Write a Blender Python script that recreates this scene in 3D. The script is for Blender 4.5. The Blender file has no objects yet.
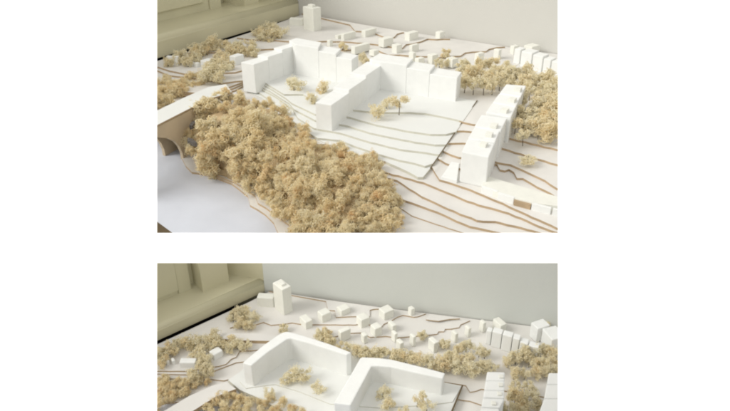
import bpy, bmesh, math, random
import numpy as np
from mathutils import Vector

# ------------------------------------------------------------------ camera, world, lamps, exposure
scene = bpy.context.scene
COL = scene.collection
F, PITCH, CAMZ = 640.0, math.radians(29.05), 1.0          # focal length in pixels of a 730 wide frame
cam_d = bpy.data.cameras.new('camera')
cam_d.sensor_width = 36.0
cam_d.lens = F / 730.0 * 36.0
cam_d.clip_start, cam_d.clip_end = 0.02, 60.0
cam = bpy.data.objects.new('camera', cam_d)
cam.location = (0, 0, CAMZ)
cam.rotation_euler = (math.pi / 2 - PITCH, 0, 0)
COL.objects.link(cam)
scene.camera = cam

world = bpy.data.worlds.new("World")
scene.world = world
world.use_nodes = True
world.node_tree.nodes['Background'].inputs['Color'].default_value = (1.0, 0.975, 0.925, 1)
world.node_tree.nodes['Background'].inputs['Strength'].default_value = 0.68

sun_d = bpy.data.lights.new('window_daylight', 'SUN')      # soft daylight from the window on the left
sun_d.energy = 1.85
sun_d.angle = math.radians(30)
sun_d.color = (1.0, 0.975, 0.93)
sun = bpy.data.objects.new('window_daylight', sun_d)
sun.rotation_euler = Vector((0.76, 0.20, -0.60)).to_track_quat('-Z', 'Y').to_euler()
COL.objects.link(sun)

lamp_d = bpy.data.lights.new('page_fill', 'AREA')          # added fill behind the viewer, no lamp of the room; whitens the page
lamp_d.shape = 'RECTANGLE'
lamp_d.size, lamp_d.size_y = 2.2, 1.6
lamp_d.energy = 26
lamp_d.color = (1.0, 0.99, 0.97)
lamp = bpy.data.objects.new('page_fill', lamp_d)
lamp.location = (0.1, -0.75, 1.75)
lamp.rotation_euler = (Vector((0, 0.5245, 0.709)) - Vector((0.1, -0.75, 1.75))).to_track_quat('-Z', 'Y').to_euler()
COL.objects.link(lamp)

vs = scene.view_settings
vs.view_transform = 'Standard'
vs.look = 'None'
vs.exposure, vs.gamma = 0.3, 1.0
vs.use_curve_mapping = False
scene.cycles.filter_width = 2.1                            # the soft rendering of a small photograph
scene.cycles.max_bounces = 16
scene.cycles.diffuse_bounces = 10
scene.cycles.transmission_bounces = 10

# ------------------------------------------------------------------ measuring helpers
FWD = Vector((0, math.cos(PITCH), -math.sin(PITCH)))
UP = Vector((0, math.sin(PITCH), math.cos(PITCH)))
CAM = Vector((0, 0, CAMZ))

def ray(x, y):
    return (FWD * F + Vector((1, 0, 0)) * (x - 365.0) - UP * (y - 205.5))

def pt(x, y, z=0.0):
    d = ray(x, y)
    return CAM + d * ((z - CAMZ) / d.z)

def hit(x, y, p0, n):
    d = ray(x, y)
    return CAM + d * ((p0 - CAM).dot(n) / d.dot(n))

def scale_at(p):
    return F / (p - CAM).dot(FWD)                           # pixels per metre there

def height_for(p, y):
    """z of the point above p whose picture row is y"""
    q = (205.5 - y) / F
    dy = p.y
    # (dy*sin + dz*cos) = q*(dy*cos - dz*sin)
    dz = dy * (q * math.cos(PITCH) - math.sin(PITCH)) / (math.cos(PITCH) + q * math.sin(PITCH))
    return CAMZ + dz

def tag(o, label=None, cat=None, group=None, kind=None):
    for k, v in (('label', label), ('category', cat), ('group', group), ('kind', kind)):
        if v:
            o[k] = v
    return o

def link(name, me, parent=None):
    o = bpy.data.objects.new(name, me)
    COL.objects.link(o)
    if parent is not None:
        o.parent = parent
        o.matrix_parent_inverse = parent.matrix_basis.inverted()
    return o

def empty(name, loc=(0, 0, 0)):
    o = bpy.data.objects.new(name, None)
    o.location = loc
    o.empty_display_size = 0.02
    COL.objects.link(o)
    return o

# ------------------------------------------------------------------ materials
def mat(name, base, rough=0.8, var=0.04, vscale=30.0, bump=0.0, bscale=400.0, tint=None, sss=0.0):
    m = bpy.data.materials.new(name)
    m.use_nodes = True
    nt = m.node_tree
    b = nt.nodes['Principled BSDF']
    b.inputs['Roughness'].default_value = rough
    b.inputs['Specular IOR Level'].default_value = 0.25
    tc = nt.nodes.new('ShaderNodeTexCoord')
    n = nt.nodes.new('ShaderNodeTexNoise')
    n.inputs['Scale'].default_value = vscale
    n.inputs['Detail'].default_value = 5
    nt.links.new(tc.outputs['Object'], n.inputs['Vector'])
    mx = nt.nodes.new('ShaderNodeMix')
    mx.data_type = 'RGBA'
    t = tint or tuple(max(0, c * (1 - var * 2)) for c in base)
    mx.inputs['A'].default_value = (*base, 1)
    mx.inputs['B'].default_value = (*t, 1)
    rp = nt.nodes.new('ShaderNodeMapRange')
    rp.inputs['From Min'].default_value = 0.35
    rp.inputs['From Max'].default_value = 0.7
    nt.links.new(n.outputs['Fac'], rp.inputs['Value'])
    nt.links.new(rp.outputs['Result'], mx.inputs['Factor'])
    nt.links.new(mx.outputs['Result'], b.inputs['Base Color'])
    if bump:
        n2 = nt.nodes.new('ShaderNodeTexNoise')
        n2.inputs['Scale'].default_value = bscale
        n2.inputs['Detail'].default_value = 3
        nt.links.new(tc.outputs['Object'], n2.inputs['Vector'])
        bp = nt.nodes.new('ShaderNodeBump')
        bp.inputs['Strength'].default_value = bump
        bp.inputs['Distance'].default_value = 0.002
        nt.links.new(n2.outputs['Fac'], bp.inputs['Height'])
        nt.links.new(bp.outputs['Normal'], b.inputs['Normal'])
    return m

M_PAGE = mat('page_white', (0.92, 0.92, 0.92), 0.7, 0.0)
M_FOAM = mat('white_foam', (0.775, 0.785, 0.77), 0.75, 0.02, 40, 0.25, 500)
M_HOUSE = mat('cream_foam', (0.76, 0.76, 0.70), 0.75, 0.03, 40, 0.25, 500)
M_CARD = mat('white_card', (0.70, 0.685, 0.655), 0.7, 0.06, 7, 0.1, 250)
M_PLATE = mat('site_card', (0.71, 0.72, 0.70), 0.7, 0.02, 9, 0.1, 250)
M_EDGE = mat('burnt_card_edge', (0.46, 0.345, 0.22), 0.8, 0.12, 25)
M_SHADEEDGE = mat('shade_grey_card_edge', (0.58, 0.57, 0.49), 0.8, 0.08, 25)  # white card edges painted grey, standing in for the shadow lines between steps
M_DARKEDGE = mat('dark_card_edge', (0.16, 0.12, 0.07), 0.8, 0.1, 25)
M_RIVER = mat('river_sheet', (0.62, 0.65, 0.72), 0.42, 0.05, 6, 0.5, 14)
M_WALL = mat('room_wall', (0.58, 0.575, 0.54), 0.9, 0.02, 3, 0.2, 120)
M_WALL2 = mat('backing_wall', (0.60, 0.62, 0.59), 0.9, 0.02, 3, 0.2, 120)
M_SILL = mat('cream_sill_paint', (0.58, 0.55, 0.39), 0.45, 0.03, 6)
M_FRAME = mat('cream_frame_paint', (0.565, 0.54, 0.385), 0.5, 0.03, 6)
M_FLOOR_GAPSHADE = mat('dark_floor_gap_shade', (0.045, 0.04, 0.035), 0.8, 0.1, 6)  # floor colour, also paints shade into the gap under the sills
M_TAN = mat('tan_card', (0.58, 0.48, 0.34), 0.8, 0.06, 14, 0.1, 200)
M_SOIL = mat('brown_slope', (0.50, 0.38, 0.22), 0.9, 0.2, 30)
M_TWIG = mat('dark_twig', (0.10, 0.075, 0.05), 0.9, 0.1, 60)
M_BARK = mat('grey_bark', (0.16, 0.145, 0.13), 0.9, 0.3, 150, 0.5, 300)
M_HOLE = mat('pale_brown_recess', (0.60, 0.54, 0.40), 0.9, 0.05, 60)

def moss_material(name, light, mid, dark):
    m = bpy.data.materials.new(name)
    m.use_nodes = True
    nt = m.node_tree
    out = nt.nodes['Material Output']
    b = nt.nodes['Principled BSDF']
    b.inputs['Roughness'].default_value = 0.85
    b.inputs['Specular IOR Level'].default_value = 0.15
    at = nt.nodes.new('ShaderNodeAttribute')
    at.attribute_name = 'tone'
    oi = nt.nodes.new('ShaderNodeObjectInfo')
    tc = nt.nodes.new('ShaderNodeTexCoord')
    ns = nt.nodes.new('ShaderNodeTexNoise')
    ns.inputs['Scale'].default_value = 1.6
    nt.links.new(tc.outputs['Object'], ns.inputs['Vector'])
    a1 = nt.nodes.new('ShaderNodeMath'); a1.operation = 'MULTIPLY_ADD'
    nt.links.new(at.outputs['Fac'], a1.inputs[0]); a1.inputs[1].default_value = 0.42
    a2 = nt.nodes.new('ShaderNodeMath'); a2.operation = 'MULTIPLY'
    nt.links.new(oi.outputs['Random'], a2.inputs[0]); a2.inputs[1].default_value = 0.28
    nt.links.new(a2.outputs[0], a1.inputs[2])
    a3 = nt.nodes.new('ShaderNodeMath'); a3.operation = 'MULTIPLY_ADD'
    nt.links.new(ns.outputs['Fac'], a3.inputs[0]); a3.inputs[1].default_value = 0.45
    nt.links.new(a1.outputs[0], a3.inputs[2])
    cr = nt.nodes.new('ShaderNodeValToRGB')
    e = cr.color_ramp.elements
    e[0].position, e[0].color = 0.12, (*dark, 1)
    e[1].position, e[1].color = 0.85, (*light, 1)
    k = e.new(0.45); k.color = (*mid, 1)
    nt.links.new(a3.outputs[0], cr.inputs['Fac'])
    nt.links.new(cr.outputs['Color'], b.inputs['Base Color'])
    tr = nt.nodes.new('ShaderNodeBsdfTranslucent')
    nt.links.new(cr.outputs['Color'], tr.inputs['Color'])
    mix = nt.nodes.new('ShaderNodeMixShader')
    mix.inputs['Fac'].default_value = 0.58
    nt.links.new(b.outputs[0], mix.inputs[1])
    nt.links.new(tr.outputs[0], mix.inputs[2])
    nt.links.new(mix.outputs[0], out.inputs['Surface'])
    return m

M_MOSS = moss_material('dried_moss', (0.995, 0.95, 0.79), (0.99, 0.908, 0.68), (0.92, 0.70, 0.39))
M_MOSSPALE = moss_material('pale_dried_moss', (0.995, 0.965, 0.83), (0.992, 0.935, 0.75), (0.97, 0.83, 0.54))

# ------------------------------------------------------------------ mesh helpers
def prism_mesh(name, top, z0, top_m, side_m=None, bevel=0.0):
    """top: list of Vectors (one polygon at its own height); walls go straight down to z0"""
    bm = bmesh.new()
    a = [bm.verts.new(p) for p in top]
    b = [bm.verts.new((p.x, p.y, z0)) for p in top]
    n = len(top)
    ft = bm.faces.new(a)
    ft.normal_update()
    if ft.normal.z < 0:
        ft.normal_flip()
    bm.faces.new(b)
    for i in range(n):
        f = bm.faces.new((a[i], a[(i + 1) % n], b[(i + 1) % n], b[i]))
        f.material_index = 1 if side_m else 0
    bmesh.ops.recalc_face_normals(bm, faces=bm.faces)
    if bevel:
        es = [e for e in bm.edges if e.calc_face_angle(0) > 0.5]
        bmesh.ops.bevel(bm, geom=es, offset=bevel, segments=2, profile=0.6, affect='EDGES', clamp_overlap=True)
    me = bpy.data.meshes.new(name)
    bm.to_mesh(me)
    bm.free()
    me.materials.append(top_m)
    if side_m:
        me.materials.append(side_m)
    return me

def prism(name, pxs, z, z0, m, side=None, parent=None, bevel=0.0):
    return link(name, prism_mesh(name, [pt(x, y, z) for x, y in pxs], z0, m, side, bevel), parent)

def prism_w(name, pts, z, z0, m, side=None, parent=None, bevel=0.0):
    return link(name, prism_mesh(name, [Vector((p[0], p[1], z)) for p in pts], z0, m, side, bevel), parent)

def densify(line, step=7.0, wob=0.0, seed=1):
    r = random.Random(seed)
    out = []
    for (x0, y0), (x1, y1) in zip(line, line[1:]):
        n = max(1, int(math.hypot(x1 - x0, y1 - y0) / step))
        for i in range(n):
            t = i / n
            out.append((x0 + (x1 - x0) * t + (r.uniform(-wob, wob) if i else 0), y0 + (y1 - y0) * t + (r.uniform(-wob, wob) if i else 0)))
    out.append(line[-1])
    return out

def tube_mesh(name, pts, r, m, sides=6):
    bm = bmesh.new()
    rings = []
    for i, p in enumerate(pts):
        d = (pts[min(i + 1, len(pts) - 1)] - pts[max(i - 1, 0)]).normalized()
        s = d.cross(Vector((0.3, 0.9, 0.2))).normalized()
        t = d.cross(s)
        rr = r[i] if isinstance(r, (list, tuple)) else r
        rings.append([bm.verts.new(p + (s * math.cos(k * 2 * math.pi / sides) + t * math.sin(k * 2 * math.pi / sides)) * rr) for k in range(sides)])
    for a, b in zip(rings, rings[1:]):
        for k in range(sides):
            bm.faces.new((a[k], a[(k + 1) % sides], b[(k + 1) % sides], b[k]))
    bm.faces.new(rings[0]); bm.faces.new(rings[-1])
    bmesh.ops.recalc_face_normals(bm, faces=bm.faces)
    me = bpy.data.meshes.new(name)
    bm.to_mesh(me); bm.free()
    me.materials.append(m)
    return me

# curly moss clumps: a few thousand fine fibres gathered in small knots, base at z = -0.75
def moss_mesh(name, seed, m, blobs=15, fibres=70, segs=6, fr=0.021, flat=0.8, spread=0.62, curl=0.9):
    rg = np.random.default_rng(seed)
    V, Q, T = [], [], []
    off = 0
    dirs = rg.normal(size=(blobs, 3))
    dirs /= np.linalg.norm(dirs, axis=1)[:, None]
    cen = dirs * (spread * rg.uniform(0.55, 1.05, (blobs, 1)))
    cen[:, 2] *= flat
    rad = rg.uniform(0.22, 0.46, blobs)
    tone_b = rg.uniform(0, 1, blobs)
    for c, br, tb in zip(cen, rad, tone_b):
        n = fibres
        d = rg.normal(size=(n, 3)); d /= np.linalg.norm(d, axis=1)[:, None]
        p = c + d * br * rg.uniform(0.25, 1.0, (n, 1))
        h = rg.normal(size=(n, 3)); h /= np.linalg.norm(h, axis=1)[:, None]
        ax = rg.normal(size=(n, 3)); ax /= np.linalg.norm(ax, axis=1)[:, None]
        st = br * rg.uniform(0.22, 0.42, (n, 1))
        pts = [p]
        for s in range(segs):
            h = h + curl * np.cross(ax, h) + rg.normal(scale=0.25, size=(n, 3)) - 0.25 * (p - c) / br
            h /= np.linalg.norm(h, axis=1)[:, None]
            p = p + h * st
            pts.append(p)
        P = np.stack(pts, 1)                                # n, segs+1, 3
        tan = np.gradient(P, axis=1)
        tan /= np.linalg.norm(tan, axis=2)[..., None] + 1e-9
        s1 = np.cross(tan, ax[:, None, :]); s1 /= np.linalg.norm(s1, axis=2)[..., None] + 1e-9
        s2 = np.cross(tan, s1)
        w = fr * rg.uniform(0.6, 1.25, (n, 1, 1)) * np.linspace(1.0, 0.55, segs + 1)[None, :, None]
        rings = np.stack([P + w * (s1 * math.cos(a) + s2 * math.sin(a)) for a in (0, 2.0944, 4.18879)], 2)   # n,segs+1,3,3
        V.append(rings.reshape(-1, 3))
        idx = np.arange(n * (segs + 1) * 3).reshape(n, segs + 1, 3) + off
        for k in range(3):
            k2 = (k + 1) % 3
            Q.append(np.stack([idx[:, :-1, k], idx[:, :-1, k2], idx[:, 1:, k2], idx[:, 1:, k]], -1).reshape(-1, 4))
        tn = np.clip(0.55 * tb + 0.45 * rg.uniform(0, 1, n), 0, 1)
        T.append(np.repeat(tn, (segs + 1) * 3))
        off += n * (segs + 1) * 3
    V = np.concatenate(V).astype(np.float32); Q = np.concatenate(Q).astype(np.int32); T = np.concatenate(T).astype(np.float32)
    me = bpy.data.meshes.new(name)
    me.vertices.add(len(V)); me.vertices.foreach_set('co', V.ravel())
    me.loops.add(Q.size); me.loops.foreach_set('vertex_index', Q.ravel())
    me.polygons.add(len(Q)); me.polygons.foreach_set('loop_start', np.arange(0, Q.size, 4, dtype=np.int32))
    me.update(calc_edges=True)
    at = me.attributes.new('tone', 'FLOAT', 'POINT'); at.data.foreach_set('value', T)
    me.materials.append(m)
    return me

RND = random.Random(7)
MASS = [moss_mesh('moss_clump', 100 + i, M_MOSS, blobs=14, fibres=24, segs=8, fr=0.033, spread=0.86, curl=0.75) for i in range(8)]
PALE = [moss_mesh('moss_crown', 200 + i, M_MOSSPALE, blobs=10, fibres=30, segs=6, fr=0.042, spread=0.78, flat=0.75) for i in range(6)]

WISPY = [moss_mesh('moss_crown', 300 + i, M_MOSSPALE, blobs=10, fibres=17, segs=8, fr=0.036, spread=0.84, flat=0.75, curl=0.7) for i in range(5)]

def tuft_object(name, meshes, c, r, parent=None, squash=1.0):
    o = link(name, RND.choice(meshes), None)
    o.location = c
    s = r * RND.uniform(0.92, 1.1)
    o.scale = (s * RND.uniform(0.92, 1.12), s, s * squash)
    o.rotation_euler = (RND.uniform(-0.25, 0.25), RND.uniform(-0.25, 0.25), RND.uniform(0, 6.28))
    if parent is not None:
        o.parent = parent
        o.matrix_parent_inverse = parent.matrix_basis.inverted()
    return o

def tree(x, y, rp, zg, label, group, stem=0.0, meshes=None, squash=1.0, name='moss_tree'):
    """x, y: picture place of the crown's middle; rp: crown radius and stem in pixels there"""
    meshes = meshes or (WISPY if group is None or RND.random() < 0.45 else PALE)
    p = pt(x, y, zg)
    s = scale_at(p)
    r = rp * 1.36 / s
    st = stem / s
    zc = zg + st + r * 0.72 * squash
    c = pt(x, y, zc)
    root = empty(name, (c.x, c.y, zg))
    tag(root, label, 'tree', group)
    tuft_object('crown', meshes, c, r, root, squash)
    hgt = st + r * 0.8
    lean = Vector((RND.uniform(-.1, .1) * hgt, RND.uniform(-.1, .1) * hgt, 0))
    b = Vector((c.x, c.y, zg - 0.001))
    me = tube_mesh('trunk', [b + lean, b + lean * 0.4 + Vector((0, 0, hgt * 0.5)), b + Vector((0, 0, hgt))],
                   [0.42 / s, 0.36 / s, 0.25 / s], M_TWIG, 5)
    link('trunk', me, root)
    return root

def axis_box(corner, zg, L, W, H, slope=-0.28):
    """box from its nearest bottom corner: L px along the right-hand side, W px along the left-hand side, H px tall"""
    x, y = corner
    p = pt(x, y, zg)
    s = scale_at(p)
    u = pt(x + L, y + slope * L, zg) - p
    v = Vector((-u.y, u.x, 0)).normalized()
    lo, hi = 0.0, 4.0
    for _ in range(40):                                      # length of v that spans W pixels
        mid = (lo + hi) / 2
        q = p + v * mid - CAM
        px = q.x / q.dot(FWD) * F + 365
        if x - px < W: lo = mid
        else: hi = mid
    v = v * (u.length * W if slope > 0 else min(lo, u.length * 1.8))
    top = height_for(p, y - H)
    return [p, p + u, p + u + v, p + v], top

def house(name, corner, zg, L, W, H, label, group, slope=-0.28, m=None, cat='house'):
    pts, top = axis_box(corner, zg, L, W, H, slope)
    o = prism_w(name, pts, top, zg - 0.003, m or M_HOUSE, None, None, 0.0025)
    return tag(o, label, cat, group)

def inside(x, y, poly):
    c = False
    for i in range(len(poly)):
        (x0, y0), (x1, y1) = poly[i], poly[i - 1]
        if (y0 > y) != (y1 > y) and x < (x1 - x0) * (y - y0) / (y1 - y0) + x0:
            c = not c
    return c

# ------------------------------------------------------------------ floor and the white page with its two windows
fl = prism_w('floor', [(-6, -3), (6, -3), (6, 9), (-6, 9)], -0.30, -0.34, M_FLOOR_GAPSHADE)
tag(fl, kind='structure')

D = 0.60                                                    # page stands square to the view
def page_pt(x, y, d=D):
    return CAM + ray(x, y) * (d / F)

def page():
    # grid of cells in page coordinates, two cells left open; rear openings cut back at a slant
    T = 0.005
    ybot = 205.5 + F * ((1.30 / math.cos(PITCH)) - D * math.tan(PITCH)) / D - 1
    xs = [-300, 157, 558, 1030]
    ys = [-260, 0, 233, 263, 496, ybot]
    ys[1] = -1.0
    bm = bmesh.new()
    def cell_open(i, j):
        return i == 1 and j in (1, 3)
    front, back = {}, {}
    n = FWD
    for i, x in enumerate(xs):
        for j, y in enumerate(ys):
            p = page_pt(x, y)
            front[i, j] = bm.verts.new(p)
            q = p + n * T
            dx = dy = 0
            if i in (1, 2) and 1 <= j <= 4:
                dx = -T if i == 1 else T
                dy = T if j in (1, 3) else -T
                q = q + Vector((1, 0, 0)) * dx * 1.3 + UP * dy * 1.3
            back[i, j] = bm.verts.new(q)
    for i in range(3):
        for j in range(5):
            k = [(i, j), (i + 1, j), (i + 1, j + 1), (i, j + 1)]
            if cell_open(i, j):
                for a, b in zip(k, k[1:] + k[:1]):
                    bm.faces.new((front[a], front[b], back[b], back[a]))
            else:
                bm.faces.new([front[a] for a in k])
                bm.faces.new([back[a] for a in reversed(k)])
    ring = [(i, 0) for i in range(4)] + [(3, j) for j in range(1, 6)] + [(i, 5) for i in (2, 1, 0)] + [(0, j) for j in (4, 3, 2, 1)]
    for a, b in zip(ring, ring[1:] + ring[:1]):
        bm.faces.new((front[a], front[b], back[b], back[a]))
    bmesh.ops.recalc_face_normals(bm, faces=bm.faces)
    me = bpy.data.meshes.new('page')
    bm.to_mesh(me); bm.free()
    me.materials.append(M_PAGE)
    o = link('page', me)
    tag(o, 'plain white page around the two views of the model', kind='structure')
page()

# ================================================================== UPPER MODEL
t = 0.0072
def lv(k): return k * t if k <= 2 else 0.085 + (k - 2.5) * t
ZT = lv(12)
# table edge: window side, room corner, wall side
G0, GC, W1 = (60, 90.4), (302, 17.0), (640, 66.0)
A_G0, A_GC, A_W1 = pt(*G0, ZT), pt(*GC, ZT), pt(*W1, ZT)

# base board, its front left corner cut by the picture's edge
base = [pt(100, 179, 0), pt(157, 221.5, 0), pt(176, 235.5, 0), pt(215, 252, 0), pt(660, 252, 0), A_W1, A_GC, A_G0]
tag(prism_w('ground', base, 0.0, -0.30, M_RIVER, M_DARKEDGE), kind='structure')

ter = empty('terrain')
tag(ter, kind='structure')
def layer(line, k, start='left', end='right', wob=0.45, parent=None, tt=None, corner=None, g0=None, w1=None, thick=None):
    z = lv(k) if tt is None else k * tt
    tt = thick or tt or t
    front = [pt(x, y, z) for x, y in densify(line, 6, wob, k)]
    close = []
    if end == 'right': close.append(w1 or A_W1)
    close.append(corner or A_GC)
    if start == 'left': close.append(g0 or A_G0)
    poly = front + close
    return prism_w('contour_layer', poly, z, z - tt, M_CARD, M_EDGE, parent or ter)

layer([(80, 125), (150, 136), (160, 139), (168, 134), (178, 128), (187, 138), (182, 158), (186, 166), (192, 172), (210, 175), (231, 183), (248, 196), (250, 205), (265, 214), (274, 223), (280, 236), (300, 250), (660, 262)], 1, wob=.6)
layer([(80, 121), (150, 132), (160, 135), (170, 128), (190, 130), (192, 155), (200, 171), (214, 174), (235, 182), (255, 195), (258, 203), (272, 212), (290, 225), (310, 246), (660, 257)], 2, wob=.6)
layer([(80, 115), (150, 117), (185, 112), (215, 118), (250, 160), (300, 180), (350, 205), (366, 240), (400, 250), (660, 262)], 2.5, thick=lv(2.5) - lv(2))
layer([(80, 118), (150, 122), (230, 150), (300, 178), (360, 195), (397, 206), (412, 215.6), (430.5, 222), (461, 232), (490, 240), (640, 262)], 3)
layer([(80, 117), (150, 118), (230, 145), (300, 170), (360, 185), (406, 200.5), (443, 214), (470, 226), (498, 232), (530, 240), (640, 258)], 4)
layer([(80, 116), (150, 114), (230, 138), (300, 160), (360, 172), (397, 180), (421.5, 196), (443, 206), (477, 220), (495.5, 221), (521, 227), (539, 232), (580, 243), (640, 254)], 5)
layer([(80, 115), (150, 110), (230, 130), (290, 145), (340, 160), (423, 182), (446, 191.5), (467, 200.5), (485, 206), (509, 212.6), (533, 223), (557, 232), (640, 250)], 6)
layer([(80, 114), (150, 107), (220, 112), (290, 135), (345, 152), (400, 165), (432, 167), (439.6, 179.4), (455, 184), (470, 189), (497, 200.5), (527, 214), (557, 227.7), (640, 246)], 7)
layer([(80, 113), (157, 98), (180, 95), (205, 97), (235, 90), (250, 82), (300, 80), (400, 112), (437, 157.5), (446, 163), (468, 172), (491, 163.5), (497, 164), (500, 169.5), (505, 170.5), (509, 169), (514, 172), (517, 178), (523, 178)] +
      [(530, 182), (545, 190), (557, 197), (640, 225)], 8)
layer([(80, 111), (157, 96.5), (180, 93.5), (205, 95), (233, 88), (250, 81), (300, 78), (400, 110), (444, 151), (459, 157), (480, 158), (510, 164), (530, 173), (545, 180), (557, 188), (640, 214)], 9)
layer([(80, 109), (157, 95), (180, 92), (205, 93), (231, 86), (250, 80), (300, 76), (400, 108), (448, 143), (463, 142.6), (485, 144), (503, 148), (533, 157), (557, 164), (640, 185)], 10)
layer([(60, 84), (157, 70), (170, 75), (190, 77.5), (205, 78), (222, 83), (250, 79.5), (300, 70), (400, 106), (457, 130.5), (470, 131), (507, 137), (557, 149), (640, 168)], 11)
layer([(60, 80), (158, 66.5), (170, 70.5), (185, 73.5), (203, 74), (215, 73), (235, 72), (262, 66), (300, 62), (400, 98), (464, 122), (473, 124), (505, 127), (530, 126), (557, 131), (640, 142)], 12)
layer([(187, 52.5), (215, 52), (240, 50), (257, 49.5), (263, 49), (271, 48.5), (300, 46), (327, 46), (340, 49.4), (370, 49.4), (377, 49.6), (388, 54.4), (400, 54.4), (422, 56), (440, 57), (460.6, 55.5), (465, 52.4), (472.6, 51.4), (486, 51), (489, 48.7), (497, 46.9), (505, 46.4)], 13, 'gap', 'wall')
layer([(237, 37.4), (257, 39.5), (266, 39), (290, 41), (320, 41), (340, 41), (350.6, 41.6), (370, 43.4), (402, 48), (406, 44), (412, 43.4), (421.5, 41), (427.5, 38.4), (436.6, 39), (450, 38.6)], 14, 'gap', 'wall')
layer([(350, 24.4), (355, 30.6), (363, 31), (375, 33), (385, 37), (394, 37), (397, 33.6), (402, 32.2), (404, 32)], 15, 'gap', 'wall')

# site plate inserted in the terrain, in white steps
plate = empty('site_plate', pt(420, 140, 0))
tag(plate, 'white stepped site plate under the two stepped courtyard blocks', 'base plate')
back = [(477, 101), (455, 97), (372, 78), (330, 58), (300, 44), (262, 62)]
S = [
 [(244, 90), (262, 98), (280, 112), (300, 130), (325, 143), (340, 149), (358, 155), (385, 161), (409, 172), (418, 177), (423, 177), (430.5, 168)],
 [(250, 86), (270, 100), (285, 112), (300, 128), (318, 138), (340, 140), (355, 146), (379, 154), (400, 160), (415, 163), (425, 166), (434, 163)],
 [(252, 84), (275, 96), (292, 108), (298, 118), (314, 128), (340, 132.6), (370, 141.7), (400, 149), (425, 152), (440, 154.5)],
 [(254, 82), (275, 94), (289, 103), (294, 109), (315, 120), (346, 125), (370, 132.6), (415, 141.7), (435, 144.5), (447, 144.5)],
 [(256, 80), (275, 91), (286, 98), (292, 103), (315, 114), (349, 116.6), (376, 124.5), (409, 131), (430, 134), (446, 134), (456, 131.5)],
 [(258, 78), (284, 94), (303, 94), (318, 104), (345, 109), (380, 112), (410, 112), (425, 113), (438, 115.5), (450, 118), (463, 121)],
]
for i, line in enumerate(S):
    z = lv(7 + i) + 0.002
    prism('contour_step', densify(line, 6, 0.15, i) + back, z, lv(6) if i == 0 else z - t, M_PLATE, M_SHADEEDGE, plate)
# the dark cut between plate and terrain along its right side
cut = [pt(430.3, 168.5, lv(9)), pt(477.2, 100.5, lv(12.4))]
link('cut_edge', tube_mesh('cut_edge', [cut[0] + (cut[1] - cut[0]) * (i / 6) + Vector((0, 0, 0.001)) for i in range(7)], 0.0017, M_DARKEDGE), plate)

# ---- the two courtyard blocks, foam segments stepping up to their corner
def zr(pts, ox, oy, k): return [(ox + k * x, oy + k * y) for x, y in pts]
st = 0.011
def lerp(p, q, f): return p + (q - p) * f
def stepped_block(label, near_base, near_top, zg, base_z, wing, corner, back_end, front_end, fr_wing, fr_back, ups):
    """wing: near-left, near-right (at roof 0), far-left, far-right (at corner height less 1.6 steps) of the near wing;
    corner: outer-left, outer-back, inner of the corner segment; back_end, front_end: far end of the rear wing"""
    p = pt(near_base[0], near_base[1], zg)
    h0 = height_for(p, near_top)
    root = empty('courtyard_block', (p.x, p.y, zg))
    tag(root, label, 'model building', 'stepped courtyard blocks')
    NL, NR = pt(*wing[0], h0), pt(*wing[1], h0)
    FL, FR = pt(*wing[2], h0 + 2 * st), pt(*wing[3], h0 + 2 * st)
    for (f0, f1), up in zip(fr_wing, ups[:3]):
        prism_w('segment', [lerp(NL, FL, f0), lerp(NR, FR, f0), lerp(NR, FR, f1), lerp(NL, FL, f1)], h0 + up * st, base_z, M_FOAM, None, root, 0.0025)
    CL, CB, CI = (pt(*q, h0 + ups[3] * st) for q in corner)
    BE, FE = pt(*back_end, h0 + ups[5] * st), pt(*front_end, h0 + ups[5] * st)
    f1, f2 = fr_back
    prism_w('segment', [CL, CB, lerp(CB, BE, f1), lerp(CI, FE, f1), CI], h0 + ups[3] * st, base_z, M_FOAM, None, root, 0.0025)
    for a0, a1, up in ((f1, f2, ups[4]), (f2, 1, ups[5])):
        prism_w('segment', [lerp(CI, FE, a0), lerp(CB, BE, a0), lerp(CB, BE, a1), lerp(CI, FE, a1)], h0 + up * st, base_z, M_FOAM, None, root, 0.0025)
    return root
a = lambda pts: zr(pts, 235, 30, 0.178)
wa = a([(33, 180), (105, 193), (303, 76), (340, 86)]); ca = a([(303, 57), (345, 43), (337, 80)]); ea = a([(693, 140), (656, 166)])
stepped_block('left white foam courtyard block with roof stepping up to its rear corner', (255, 92), 64.5, lv(9), lv(8),
              wa, ca, ea[0], ea[1], [(0, .33), (.33, .67), (.67, 1.03)], (.42, .73), [0, 1, 2, 3.6, 2.4, 1.2])
b = lambda pts: zr(pts, 310, 50, 0.219)
wb = b([(24, 240), (98, 251), (242, 64), (316, 76)]); cb = b([(272, 40), (318, 14), (283, 46)]); eb = b([(692, 99), (672, 128)])
stepped_block('right white foam courtyard block with roof stepping up to its rear corner', (333.5, 133), 104.5, lv(8), lv(7),
              wb, cb, eb[0], eb[1], [(0, .34), (.34, .70), (.70, 1.1)], (.42, .69), [0, 1, 2, 3.6, 2.6, 1.6])

# ---- terrace building on the right: six units with a round roof recess each
def disc_prism(name, c, r, h, m, parent, n=14, rx=1.0):
    pts = [Vector((c.x + r * rx * math.cos(2 * math.pi * i / n), c.y + r * math.sin(2 * math.pi * i / n), c.z + h)) for i in range(n)]
    return link(name, prism_mesh(name, pts, c.z, m), parent)

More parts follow.
